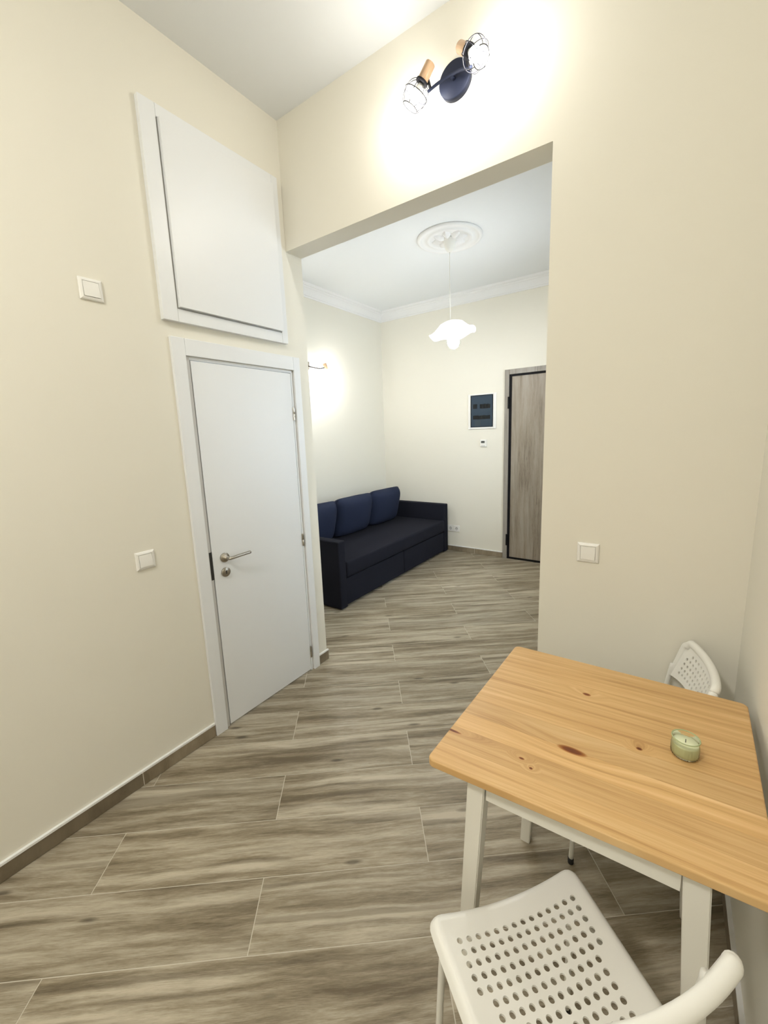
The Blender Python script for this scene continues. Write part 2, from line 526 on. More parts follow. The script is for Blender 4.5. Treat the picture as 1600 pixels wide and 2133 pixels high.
CO0, CO1 = 1.043, 1.845      # outer door casing
skirting('baseboard_left', [(BACK, -1.2), (-1.2, -0.26), (-0.26, 0.666), (0.666, CO0 - 0.001)], 'y', 0.0, 1, 'brown wood-look tile skirting along the left wall')
skirting('baseboard_end', [(CO1 + 0.001, D + T + 0.010)], 'y', 0.0, 1, 'short brown skirting stub between white door and opening')
skirting('baseboard_divider', [(BX, W - 0.011)], 'x', D, -1, 'brown tile skirting under the dividing wall')
skirting('baseboard_right', [(BACK, -0.8), (-0.8, 0.35), (0.35, 1.15), (1.15, D)], 'y', W, -1, 'brown tile skirting along the right wall')
skirting('baseboard_back', [(LX + 0.011, -0.60), (-0.60, -0.075), (-0.075, 0.296)], 'x', B, -1, 'brown tile skirting on the far wall beside the entrance door')
skirting('baseboard_entrance', [(1.305, W)], 'x', B, -1, 'brown tile skirting right of the entrance door')
skirting('baseboard_sofa_side', [(D + T, 3.2), (3.2, 4.1), (4.1, B)], 'y', LX, 1, 'brown tile skirting behind the sofa')

# ---- white interior door
door = empty('door_1', (0, 1.444, 0)); struct(door, 'white flush interior door with lever handle in white casing', 'door')
CT = 0.018
wbox('casing', (0.0, CO0, 0.0), (CT, 1.109, 2.068), M_DOOR, door, bevel=0.002)
wbox('casing', (0.0, 1.793, 0.0), (CT, CO1, 2.068), M_DOOR, door, bevel=0.002)
wbox('casing', (0.0, 1.1095, 1.990), (CT, 1.7925, 2.068), M_DOOR, door, bevel=0.002)
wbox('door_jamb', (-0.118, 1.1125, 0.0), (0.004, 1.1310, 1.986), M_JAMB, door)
wbox('door_jamb', (-0.118, 1.7775, 0.0), (0.004, 1.7895, 1.986), M_DOOR, door)
wbox('door_jamb', (-0.118, 1.1310, 1.974), (0.004, 1.7775, 1.986), M_DOOR, door)
wbox('seal', (-0.050, 1.1312, 0.0), (-0.003, 1.1355, 1.9735), M_SEAL, door)
leaf = wbox('door_leaf', (-0.038, 1.1360, 0.008), (0.004, 1.7740, 1.9705), M_DOOR, door, bevel=0.0015)
wbox('strike_plate', (0.0005, 1.119, 0.862), (0.0055, 1.1345, 1.012), M_SEAL, door)
for z, mt in ((1.729, M_CHROME), (0.928, M_STEEL), (0.136, M_STEEL)):
    o = lathe('hinge', [(0, -0.04), (0.0055, -0.04), (0.006, -0.038), (0.006, -0.002), (0.005, -0.001), (0.005, 0.001), (0.006, 0.002), (0.006, 0.038), (0.0055, 0.04), (0, 0.04)], mt, door, 14)
    o.location = Vector((0.009, 1.7765, z)) - door.location
lx = 0.004
rose = lathe('handle_rose', [(0, 0.001), (0.026, 0.001), (0.026, 0.007), (0.024, 0.009), (0.011, 0.009), (0.011, 0.03), (0, 0.03)], M_STEEL, door, 28,
             axis_mtx(Vector((lx, 1.205, 0.965)) - door.location, (1, 0, 0)))
lever = tube('lever', [Vector(p) - door.location for p in smooth_pts([(lx + 0.022, 1.205, 0.965), (lx + 0.046, 1.207, 0.965), (lx + 0.052, 1.222, 0.966), (lx + 0.052, 1.27, 0.968), (lx + 0.050, 1.335, 0.968)], 5)], 0.0085, M_STEEL, door, 12)
kr = lathe('keyhole_rose', [(0, 0.001), (0.026, 0.001), (0.026, 0.007), (0.024, 0.009), (0, 0.009)], M_STEEL, door, 28,
           axis_mtx(Vector((lx, 1.203, 0.884)) - door.location, (1, 0, 0)))
wbox('keyhole', (lx + 0.009, 1.2005, 0.876), (lx + 0.0105, 1.2055, 0.894), M_SEAL, kr.parent)

# ---- hatch above the door
hatch = empty('wall_hatch', (0, 1.39, 2.135))
tag(hatch, 'white cupboard hatch with proud panel above the white door', 'cupboard')
FT = 0.026
wbox('frame_stile', (0, 1.019, 2.135), (FT, 1.089, 3.018), M_DOOR, hatch, bevel=0.0015)
wbox('frame_stile', (0, 1.714, 2.135), (FT, 1.757, 3.018), M_DOOR, hatch, bevel=0.0015)
wbox('frame_rail', (0, 1.0897, 2.135), (FT, 1.7133, 2.192), M_DOOR, hatch, bevel=0.0015)
wbox('frame_rail', (0, 1.0897, 2.967), (FT, 1.7133, 3.018), M_DOOR, hatch, bevel=0.0015)
wbox('seal', (0, 1.0897, 2.192), (0.018, 1.7133, 2.967), M_REBATE, hatch)
wbox('hatch_door', (0.0185, 1.096, 2.198), (0.042, 1.7125, 2.966), M_DOOR, hatch, bevel=0.0015)

# ---- entrance door in the far wall
ed = empty('door_2', (0.80, B, 0)); struct(ed, 'grey oak laminate entrance door with black edge and grey casing', 'door')
wbox('casing', (0.297, B - 0.014, 0), (0.350, B, 2.268), M_ENTRYFRAME, ed, bevel=0.002)
wbox('casing', (1.250, B - 0.014, 0), (1.303, B, 2.268), M_ENTRYFRAME, ed, bevel=0.002)
wbox('casing', (0.3505, B - 0.014, 2.212), (1.2495, B, 2.268), M_ENTRYFRAME, ed, bevel=0.002)
wbox('black_edge', (0.3505, B - 0.006, 0.0), (0.377, B + 0.10, 2.2115), M_BLACK, ed)
wbox('black_edge', (1.234, B - 0.006, 0.0), (1.2495, B + 0.10, 2.2115), M_BLACK, ed)
wbox('black_edge', (0.377, B - 0.006, 2.189), (1.234, B + 0.10, 2.2115), M_BLACK, ed)
wbox('black_edge', (0.377, B - 0.006, 0.0), (1.234, B + 0.10, 0.022), M_BLACK, ed)
wbox('door_leaf', (0.3775, B + 0.003, 0.0225), (1.2335, B + 0.06, 2.1885), M_ENTRY, ed, bevel=0.001)
for z0, z1 in ((1.825, 1.962), (0.171, 0.313)):
    wbox('hinge', (0.338, B - 0.026, z0), (0.358, B - 0.0145, z1), M_BLACK, ed, bevel=0.004)
rs = lathe('handle_rose', [(0, 0.0), (0.026, 0.0), (0.026, 0.008), (0.011, 0.009), (0.011, 0.03), (0, 0.03)], M_BLACK, ed, 24,
           axis_mtx(Vector((1.17, B + 0.003, 1.0)) - ed.location, (0, -1, 0)))
tube('lever', [Vector(p) - ed.location for p in ((1.17, B - 0.035, 1.0), (1.165, B - 0.058, 1.0), (1.15, B - 0.06, 1.0), (1.05, B - 0.06, 1.0))], 0.009, M_BLACK, ed)

# ================================================================== WALL FITTINGS
def switch(name, pos, normal, label, group=None, size=0.083):
    """framed rocker switch; local z = normal, local x across, local y up"""
    root = empty(name, pos)
    if normal == 'x': root.rotation_euler = (R(90), 0, R(90))
    else: root.rotation_euler = (R(90), 0, 0)           # -y
    tag(root, label, 'light switch', group)
    h = size / 2; i = 0.029
    bm = bmesh.new()
    ring = [(h, 0.0005), (h, 0.004), (h - 0.003, 0.008), (i + 0.0035, 0.0105), (i, 0.0105), (i, 0.003)]
    rr = [[bm.verts.new((sx * r, sy * r, z)) for sx, sy in ((-1, -1), (1, -1), (1, 1), (-1, 1))] for r, z in ring]
    for a, b in zip(rr[:-1], rr[1:]):
        for j in range(4): bm.faces.new((a[j], a[(j + 1) % 4], b[(j + 1) % 4], b[j]))
    bm.faces.new(rr[0][::-1])
    bm_obj('frame', bm, M_SWITCH, root)
    box('gap', (-i + 0.0002, -i + 0.0002, 0.0015), (i - 0.0002, i - 0.0002, 0.004), M_REBATE, root)
    k = i - 0.0012
    bm = bmesh.new()
    vs = [(-k, -k, 0.004), (k, -k, 0.004), (k, k, 0.004), (-k, k, 0.004),
          (-k, -k, 0.0135), (k, -k, 0.0135), (k, 0, 0.0125), (k, k, 0.010), (-k, k, 0.010), (-k, 0, 0.0125)]
    V = [bm.verts.new(v) for v in vs]
    for f in ((0, 3, 2, 1), (0, 1, 5, 4), (1, 2, 7, 6, 5), (2, 3, 8, 7), (3, 0, 4, 9, 8), (4, 5, 6, 9), (9, 6, 7, 8)):
        bm.faces.new([V[q] for q in f])
    bm_obj('rocker', bm, M_SWITCH, root)
    return root
switch('light_switch', (0, 0.750, 2.194), 'x', 'white framed rocker switch high on the left wall beside the hatch')
switch('light_switch', (0, 0.810, 1.061), 'x', 'white framed rocker switch on the left wall beside the door handle')
switch('light_switch', (1.680, D, 1.067), '-y', 'white framed rocker switch on the wall above the wooden table')

# fuse box
fb = empty('fuse_box', (0.020, B, 1.603)); tag(fb, 'white framed fuse box with smoked dark cover on the far wall', 'fuse box')
fx0, fx1, fz0, fz1 = -0.158, 0.198, 1.603, 2.024
gx0, gx1, gz0, gz1 = -0.127, 0.160, 1.625, 2.010
fy = B - 0.014
wbox('frame', (fx0, fy, fz0), (gx0, B, fz1), M_SWITCH, fb, bevel=0.003)
wbox('frame', (gx1, fy, fz0), (fx1, B, fz1), M_SWITCH, fb, bevel=0.003)
wbox('frame', (gx0, fy, fz0), (gx1, B, gz0), M_SWITCH, fb, bevel=0.003)
wbox('frame', (gx0, fy, gz1), (gx1, B, fz1), M_SWITCH, fb, bevel=0.003)
wbox('back_plate', (gx0, B - 0.004, gz0), (gx1, B, gz1), M_BOXGREY, fb)
for (a, b_, c, d) in ((-0.097, -0.044, 1.848, 1.905), (-0.010, 0.122, 1.848, 1.905), (-0.097, 0.122, 1.720, 1.770)):
    n = max(2, int((b_ - a) / 0.018))
    for q in range(n):
        w = (b_ - a) / n
        wbox('breaker', (a + q * w + 0.001, B - 0.011, c + random.uniform(0, 0.004)), (a + (q + 1) * w - 0.001, B - 0.004, d - random.uniform(0, 0.01)), M_BREAKER, fb)
wbox('paper_note', (-0.075, B - 0.0065, 1.640), (0.0, B - 0.0045, 1.712), M_SWITCH, fb)
cov = wbox('smoked_cover', (gx0 + 0.002, B - 0.017, gz0 + 0.002), (gx1 - 0.002, B - 0.0125, gz1 - 0.002), M_SMOKED, fb, bevel=0.0015)
tube('cover_seal', [Vector(p) - fb.location for p in ((gx0 + 0.006, B - 0.016, gz0 + 0.006), (gx1 - 0.006, B - 0.016, gz0 + 0.006), (gx1 - 0.006, B - 0.016, gz1 - 0.006), (gx0 + 0.006, B - 0.016, gz1 - 0.006))], 0.0045, M_BLACK, fb, 8, True)

th = empty('thermostat', (0.040, B, 1.385)); tag(th, 'small white thermostat with dark display below the fuse box', 'thermostat')
wbox('body', (0.0, B - 0.020, 1.386), (0.081, B, 1.474), M_SWITCH, th, bevel=0.005)
wbox('display', (0.014, B - 0.0215, 1.432), (0.060, B - 0.0195, 1.458), M_SCREEN, th)
wbox('button_strip', (0.012, B - 0.0215, 1.395), (0.066, B - 0.0195, 1.402), M_REBATE, th)

def socket(cx, cz, label):
    root = empty('wall_socket', (cx, B, cz)); root.rotation_euler = (R(90), 0, 0)
    tag(root, label, 'socket', 'pair of sockets beside the sofa')
    h = 0.0425
    box('plate', (-h, -h, 0.0005), (h, h, 0.009), M_SWITCH, root, bevel=0.003)
    lathe('recess', [(0.021, 0.0095), (0.021, 0.0105), (0.0195, 0.0105), (0.0185, 0.0092), (0, 0.0092)], M_JAMB, root, 24)
    for s in (-1, 1):
        lathe('pin_hole', [(0.0032, 0.0092), (0.0032, 0.0098), (0, 0.0098)], M_SEAL, root, 10).location = (s * 0.0095, 0, 0)
        box('earth_clip', (-0.003, s * 0.0175 - 0.0022, 0.0093), (0.003, s * 0.0175 + 0.0022, 0.0108), M_SEAL, root)
socket(-0.4135, 0.309, 'white earthed wall socket right next to the sofa arm')
socket(-0.3260, 0.309, 'white earthed wall socket of the pair nearer the entrance door')

# ================================================================== LAMPS
def cage_head(root, joint, wood_c, axis, bulb_mat, cage_r=0.052):
    """wooden socket with wire cage and bulb; axis points from the socket to the cage"""
    a = Vector(axis).normalized(); wc = Vector(wood_c)
    mt = axis_mtx(wc, a)
    sk = lathe('wooden_socket', [(0, -0.034), (0.019, -0.034), (0.021, -0.032), (0.022, 0.028), (0.020, 0.031), (0, 0.031)], M_SPOTWOOD, None, 24)
    sk.parent = root; sk.matrix_local = mt
    cg0 = 0.031
    bm = bmesh.new()
    # wire cage: meridian wires and two hoops
    zt, zc = cg0, cg0 + 0.052
    def pt(t, ang):
        # t 0..1 from the neck to the rim
        th = R(28) + t * R(112)
        r = cage_r * math.sin(th); z = zc - cage_r * 1.05 * math.cos(th)
        return Vector((r * math.cos(ang), r * math.sin(ang), z))
    for q in range(8):
        ang = 2 * math.pi * q / 8
        bm_tube(bm, [pt(s / 8, ang) for s in range(9)], 0.0014, 5)
    for t in (0.0, 0.5, 1.0):
        bm_tube(bm, [pt(t, 2 * math.pi * s / 28) for s in range(28)], 0.0016, 5, True)
    bm_lathe(bm, [(0, cg0 - 0.002), (0.026, cg0 - 0.002), (0.026, cg0 + 0.007), (0, cg0 + 0.007)], 20)
    c = bm_obj('wire_cage', bm, M_WIRE, root, True); c.matrix_local = mt
    bs_ = lathe('bulb_base', [(0, cg0 + 0.008), (0.010, cg0 + 0.010), (0.012, cg0 + 0.018), (0.0218, cg0 + 0.0395), (0, cg0 + 0.0395)], M_WHITEMETAL, None, 20)
    bs_.parent = root; bs_.matrix_local = mt
    bl = lathe('bulb', [(0, cg0 + 0.040), (0.022, cg0 + 0.040), (0.0245, cg0 + 0.051), (0.0215, cg0 + 0.066), (0.012, cg0 + 0.074), (0, cg0 + 0.077)], bulb_mat, None, 20)
    bl.parent = root; bl.matrix_local = mt
    tube('stem', [Vector(joint), wc], 0.006, M_BLACK, root, 10)

# two-headed lamp above the opening
kl = empty('wall_spot_lamp', (1.092, D, 3.032)); tag(kl, 'two-headed black spot lamp with wire cages above the opening', 'wall lamp')
lathe('wall_plate', [(0, 0.0), (0.070, 0.0), (0.070, 0.022), (0.067, 0.025), (0, 0.025)], M_NAVYBLK, kl, 48, axis_mtx((0, 0, 0), (0, -1, 0)))
tube('arm', [(0.0, -0.022, 0.0), (0.0, -0.052, -0.004)], 0.008, M_NAVYBLK, kl, 12)
tube('arm', smooth_pts([(-0.098, -0.075, -0.035), (-0.05, -0.062, -0.014), (0.0, -0.052, -0.004), (0.05, -0.062, -0.014), (0.098, -0.075, -0.035)], 5), 0.006, M_NAVYBLK, kl, 10)
cage_head(kl, (-0.085, -0.071, -0.029), (-0.092, -0.095, 0.020), (-0.55, -0.12, -0.80), M_BULB_K)
cage_head(kl, (0.085, -0.071, -0.029), (0.078, -0.095, 0.022), (0.66, -0.28, -0.70), M_BULB_K)

# small lamp on the wall above the sofa
sl = empty('wall_spot_lamp', (LX, 3.36, 2.365)); tag(sl, 'small wooden-headed spot lamp on the wall above the sofa', 'wall lamp')
box('wall_plate', (0.0005, -0.050, -0.045), (0.018, 0.050, 0.045), M_STEEL, sl, bevel=0.004)
tube('arm', smooth_pts([(0.018, 0.0, 0.0), (0.06, 0.04, -0.02), (0.10, 0.12, -0.03), (0.125, 0.17, -0.02)], 5), 0.006, M_BLACK, sl, 10)
tube('arm', smooth_pts([(0.018, 0.0, 0.0), (0.06, -0.04, -0.02), (0.10, -0.12, -0.03), (0.125, -0.17, -0.02)], 5), 0.006, M_BLACK, sl, 10)
for s in (1, -1):
    mt = axis_mtx((0.130, s * 0.185, -0.005), (0.10, s * 0.30, -0.9))
    sk = lathe('wooden_socket', [(0, -0.034), (0.021, -0.034), (0.022, 0.030), (0, 0.032)], M_SPOTWOOD, None, 20); sk.parent = sl; sk.matrix_local = mt
    bb_ = lathe('bulb_base', [(0, 0.033), (0.012, 0.036), (0.0225, 0.0575), (0, 0.0575)], M_WHITEMETAL, None, 18); bb_.parent = sl; bb_.matrix_local = mt
    bl = lathe('bulb', [(0, 0.058), (0.0228, 0.058), (0.024, 0.068), (0.020, 0.083), (0, 0.094)], M_BULB_S, None, 18); bl.parent = sl; bl.matrix_local = mt

# ceiling rose and pendant
RX, RY = 0.277, 3.434
cr_ = empty('ceiling_rose', (RX, RY, H2)); tag(cr_, 'round white plaster ceiling rose with acanthus leaves', 'ceiling rose')
lathe('rose_disc', [(0, -0.001), (0.275, -0.001), (0.275, -0.008), (0.268, -0.016), (0.254, -0.020), (0.242, -0.014), (0.238, -0.008), (0.198, -0.008), (0.194, -0.014), (0.184, -0.021), (0.172, -0.020), (0.166, -0.012), (0.162, -0.007), (0.04, -0.007), (0, -0.007)], M_PLASTER, cr_, 72)
def leaf_mesh():
    verts = []; faces = []
    nu, nv = 9, 7
    for i in range(nu):
        u = i / (nu - 1)
        w = 0.034 * math.sin(math.pi * (0.12 + 0.83 * u)) * (1 + 0.18 * math.cos(u * 18))
        for j in range(nv):
            s = -1 + 2 * j / (nv - 1)
            x = 0.045 + 0.105 * u
            z = -0.006 - (0.022 * math.sin(math.pi * min(1, u * 0.9 + 0.1)) + 0.006) * (1 - s * s) - 0.004 * abs(math.cos(s * 4.5))* (1 - abs(s))
            verts.append((x, s * w, z))
    for i in range(nu - 1):
        for j in range(nv - 1):
            a = i * nv + j
            faces.append((a, a + nv, a + nv + 1, a + 1))
    me = bpy.data.meshes.new('acanthus_leaf'); me.from_pydata(verts, [], faces); me.update()
    for p in me.polygons: p.use_smooth = True
    me.materials.append(M_PLASTER)
    return me
lm = leaf_mesh()
for q in range(8):
    o = link(bpy.data.objects.new('acanthus_leaf', lm), cr_); o.rotation_euler = (0, 0, R(45 * q + 12))

pd = empty('pendant_lamp', (RX, RY, 2.30)); tag(pd, 'white pendant lamp with wavy frosted glass shade hanging from the ceiling rose', 'pendant lamp')
pz = lambda z: z - 2.30
lathe('ceiling_cup', [(0, pz(3.196)), (0.062, pz(3.196)), (0.064, pz(3.190)), (0.062, pz(3.182)), (0.052, pz(3.180)), (0.050, pz(3.165)), (0.044, pz(3.140)), (0.032, pz(3.112)), (0.016, pz(3.096)), (0.007, pz(3.092)), (0, pz(3.092))], M_WHITEMETAL, pd, 32)
tube('cord', smooth_pts([(0, 0, pz(3.094)), (0, 0, pz(2.90)), (0.001, 0, pz(2.65)), (0.003, 0, pz(2.555)), (0.012, 0, pz(2.530))], 5), 0.0035, M_WHITEMETAL, pd, 8)
tilt = Matrix.Translation((0.012, 0, pz(2.535))) @ Matrix.Rotation(R(-6), 4, 'Y')
def wob(r, z, a):
    k = max(0.0, (r - 0.08) / 0.12)
    return r * (1 + 0.03 * k * math.cos(5 * a)), z + 0.012 * k * math.cos(5 * a + 0.6)
lathe('glass_shade', [(0.020, 0.0), (0.060, -0.006), (0.100, -0.022), (0.125, -0.050), (0.150, -0.078), (0.180, -0.098), (0.200, -0.104)], M_FROST, pd, 72, tilt, wob=wob)
lathe('lamp_holder', [(0, 0.012), (0.014, 0.010), (0.020, 0.0), (0.020, -0.055), (0, -0.055)], M_WHITEMETAL, pd, 24, tilt)
lathe('bulb_base', [(0, -0.056), (0.016, -0.058), (0.022, -0.085), (0.030, -0.0995), (0, -0.0995)], M_WHITEMETAL, pd, 28, tilt)
lathe('bulb', [(0, -0.100), (0.0305, -0.100), (0.042, -0.125), (0.052, -0.160), (0.050, -0.190), (0.036, -0.217), (0.016, -0.230), (0, -0.232)], M_BULB_L, pd, 28, tilt)

# added dome fill lamp on the table room ceiling, unseen behind the camera
dl = empty('fill_dome_lamp', (1.05, -0.95, H1)); tag(dl, 'added opal dome fill lamp on the ceiling behind the camera', 'fill lamp')
lathe('base_ring', [(0, 0), (0.19, 0), (0.19, -0.02), (0.165, -0.022), (0, -0.022)], M_WHITEMETAL, dl, 40)
lathe('fill_opal_dome', [(0.165, -0.022), (0.16, -0.045), (0.135, -0.075), (0.09, -0.095), (0.04, -0.104), (0, -0.106)], M_FILL_DOME, dl, 40)

# ================================================================== SOFA
sofa = empty('sofa', (-0.93, 3.70, 0)); tag(sofa, 'dark navy three-seat sofa bed with boxy arms and drawers', 'sofa')
SX0, SX1 = LX + 0.022, -0.430
A0, A1, A2, A3 = 2.600, 2.695, 4.695, 4.795
wbox('armrest', (SX0, A0, 0.012), (SX1, A1, 0.650), M_FABRIC, sofa, bevel=0.012, seg=3, smooth=True)
wbox('armrest', (SX0, A2, 0.012), (SX1, A3, 0.650), M_FABRIC, sofa, bevel=0.012, seg=3, smooth=True)
wbox('back_frame', (SX0, A1 + 0.001, 0.012), (SX0 + 0.14, A2 - 0.001, 0.640), M_FABRIC, sofa, bevel=0.015, seg=3, smooth=True)
wbox('base', (SX0 + 0.141, A1 + 0.002, 0.012), (SX1 - 0.035, A2 - 0.002, 0.285), M_FABRIC, sofa, bevel=0.004)
ym = 3.700
wbox('drawer_front', (SX1 - 0.034, A1 + 0.004, 0.030), (SX1 - 0.010, ym - 0.005, 0.283), M_FABRIC, sofa, bevel=0.005)
wbox('drawer_front', (SX1 - 0.034, ym + 0.005, 0.030), (SX1 - 0.010, A2 - 0.004, 0.283), M_FABRIC, sofa, bevel=0.005)
# seat mattress, slightly domed
bm = bmesh.new()
bm_box(bm, (SX0 + 0.142, A1 + 0.003, 0.292), (SX1 + 0.006, A2 - 0.003, 0.440), 0.022, 3)
o = bm_obj('seat_cushion', bm, M_FABRIC, sofa, True); o.data.transform(Matrix.Translation(-sofa.location))

def cushion_mesh(name, w, h, t, seed):
    """pillow standing in the local xz plane, front at -y... soft box with puffed centre"""
    rnd = random.Random(seed)
    n = 14
    verts = []; faces = []
    ph = [rnd.uniform(0, 6.28) for _ in range(4)]
    for side in (1, -1):
        for i in range(n + 1):
            for j in range(n + 1):
                u = -1 + 2 * i / n; v = -1 + 2 * j / n
                pf = (max(0, 1 - abs(u) ** 3.2) * max(0, 1 - abs(v) ** 3.2)) ** 0.42
                # outline pulled in between the corners
                x = u * w / 2 * (1 - 0.015 * (1 - v * v) - 0.045 * abs(v) ** 7); z = v * h / 2 * (1 - 0.015 * (1 - u * u) - 0.06 * abs(u) ** 7)
                wr = 0.006 * math.sin(5 * u + ph[0]) * math.sin(4 * v + ph[1]) * pf
                y = side * (t / 2 * pf + wr * 0.6)
                verts.append((x, y, z))
    m_ = (n + 1) ** 2
    for s in range(2):
        for i in range(n):
            for j in range(n):
                a = s * m_ + i * (n + 1) + j
                f = (a, a + n + 1, a + n + 2, a + 1)
                faces.append(f if s else f[::-1])
    me = bpy.data.meshes.new(name); me.from_pydata(verts, [], faces)
    bm = bmesh.new(); bm.from_mesh(me); bmesh.ops.remove_doubles(bm, verts=bm.verts, dist=0.0015)
    bmesh.ops.recalc_face_normals(bm, faces=bm.faces); bm.to_mesh(me); bm.free()
    for p in me.polygons: p.use_smooth = True
    me.materials.append(M_CUSHION)
    return me
cush = [(2.985, 0.640, 'dark navy back cushion at the near end of the sofa'), (3.625, 0.660, 'middle navy back cushion of the sofa'), (4.270, 0.640, 'bluish navy back cushion at the far end of the sofa')]
for i, (cy, cw, lab) in enumerate(cush):
    o = link(bpy.data.objects.new('back_cushion', cushion_mesh('back_cushion', cw - 0.012, 0.47, 0.24, i + 3)))
    # local x -> along the sofa, leaning back
    o.rotation_euler = (R(13), 0, R(90))
    o.location = (-1.110, cy, 0.660)
    tag(o, lab, 'cushion', 'back cushions on the sofa')

# ================================================================== TABLE
FLc, BLc, BRc, FRc = Vector((1.475, 0.773)), Vector((1.498, 1.441)), Vector((2.171, 1.453)), Vector((2.145, 0.810))
TC = (FLc + BLc + BRc + FRc) / 4
table = empty('dining_table', (TC.x, TC.y, 0)); tag(table, 'square pine-topped table with white legs against the right wall', 'table')
def TQ(a, b):
    p = FLc * (1 - a) * (1 - b) + FRc * a * (1 - b) + BRc * a * b + BLc * (1 - a) * b
    return p - TC
TZ1 = 0.770; TZ0 = 0.748

# pine with knots at their places on the top
KNOTS = []
def pine(name):
    mt, nt, bs = new_mat(name)
    tc = N(nt, 'ShaderNodeTexCoord'); tc.object = table
    oi = N(nt, 'ShaderNodeObjectInfo')
    mul = N(nt, 'ShaderNodeMath', operation='MULTIPLY'); mul.inputs[1].default_value = 31.0
    L(nt, oi.outputs['Random'], mul.inputs[0])
    cx = N(nt, 'ShaderNodeCombineXYZ'); L(nt, mul.outputs[0], cx.inputs[2]); L(nt, mul.outputs[0], cx.inputs[0])
    rot = N(nt, 'ShaderNodeMapping'); rot.inputs['Rotation'].default_value = (0, 0, R(-3.2)); L(nt, tc.outputs['Object'], rot.inputs['Vector'])
    # knots: squashed distance to each listed point, also bends the grain around them
    dist = None; bend = None
    for (kx, ky, sx, sy) in KNOTS:
        sb = N(nt, 'ShaderNodeVectorMath', operation='SUBTRACT'); sb.inputs[1].default_value = (kx, ky, 0); L(nt, tc.outputs['Object'], sb.inputs[0])
        ml = N(nt, 'ShaderNodeVectorMath', operation='MULTIPLY'); ml.inputs[1].default_value = (1 / sx, 1 / sy, 0); L(nt, sb.outputs[0], ml.inputs[0])
        ln = N(nt, 'ShaderNodeVectorMath', operation='LENGTH'); L(nt, ml.outputs[0], ln.inputs[0])
        if dist is None: dist = ln.outputs['Value']
        else:
            mn = N(nt, 'ShaderNodeMath', operation='MINIMUM'); L(nt, dist, mn.inputs[0]); L(nt, ln.outputs['Value'], mn.inputs[1]); dist = mn.outputs[0]
    kr = ramp(nt, [(0.0, (0.20, 0.075, 0.02)), (0.55, (0.30, 0.12, 0.035)), (0.80, (0.62, 0.42, 0.22)), (1.0, (1, 1, 1))], dist)
    infl = N(nt, 'ShaderNodeMapRange'); infl.inputs['From Min'].default_value = 0.0; infl.inputs['From Max'].default_value = 5.0
    infl.inputs['To Min'].default_value = 0.035; infl.inputs['To Max'].default_value = 0.0; L(nt, dist, infl.inputs['Value'])
    ca = N(nt, 'ShaderNodeCombineXYZ'); L(nt, infl.outputs[0], ca.inputs[1])
    ad = N(nt, 'ShaderNodeVectorMath', operation='ADD'); L(nt, rot.outputs[0], ad.inputs[0]); L(nt, ca.outputs[0], ad.inputs[1])
    m1 = mapping(nt, ad.outputs[0], (1.6, 55.0, 1), cx.outputs[0])
    n1 = N(nt, 'ShaderNodeTexNoise'); n1.inputs['Scale'].default_value = 1.0; n1.inputs['Detail'].default_value = 3; n1.inputs['Distortion'].default_value = 0.6; L(nt, m1.outputs[0], n1.inputs['Vector'])
    m2 = mapping(nt, ad.outputs[0], (9.0, 420.0, 1), cx.outputs[0])
    n2 = N(nt, 'ShaderNodeTexNoise'); n2.inputs['Scale'].default_value = 1.0; n2.inputs['Detail'].default_value = 2; L(nt, m2.outputs[0], n2.inputs['Vector'])
    mf = N(nt, 'ShaderNodeMix', data_type='FLOAT'); mf.inputs['Factor'].default_value = 0.30
    L(nt, n1.outputs['Fac'], mf.inputs['A']); L(nt, n2.outputs['Fac'], mf.inputs['B'])
    cr = ramp(nt, [(0.26, (0.40, 0.215, 0.075)), (0.42, (0.58, 0.35, 0.14)), (0.56, (0.67, 0.43, 0.19)), (0.72, (0.75, 0.52, 0.26))], mf.outputs['Result'])
    mk = N(nt, 'ShaderNodeMix', data_type='RGBA', blend_type='MULTIPLY'); mk.inputs['Factor'].default_value = 1.0
    L(nt, cr.outputs[0], mk.inputs['A']); L(nt, kr.outputs[0], mk.inputs['B'])
    tr = N(nt, 'ShaderNodeMapRange'); tr.inputs['To Min'].default_value = 0.90; tr.inputs['To Max'].default_value = 1.08
    L(nt, oi.outputs['Random'], tr.inputs['Value'])
    hs = N(nt, 'ShaderNodeHueSaturation'); L(nt, tr.outputs[0], hs.inputs['Value']); L(nt, mk.outputs['Result'], hs.inputs['Color'])
    L(nt, hs.outputs[0], bs.inputs['Base Color'])
    bs.inputs['Roughness'].default_value = 0.42
    bs.inputs['Specular IOR Level'].default_value = 0.4
    return mt
KN = ((1.772, 1.259, 0.013, 0.0075), (1.778, 0.994, 0.038, 0.013), (1.920, 1.091, 0.008, 0.006), (1.678, 0.900, 0.008, 0.004), (1.706, 0.881, 0.005, 0.004), (1.490, 0.897, 0.028, 0.005))
for wx, wy, sx, sy in KN:
    KNOTS.append((wx - TC.x, wy - TC.y, sx, sy))
M_PINE = pine('honey_stained_pine')

top = empty('tabletop', (0, 0, 0)); top.parent = table; top['label'] = 'honey stained pine top glued from staves'
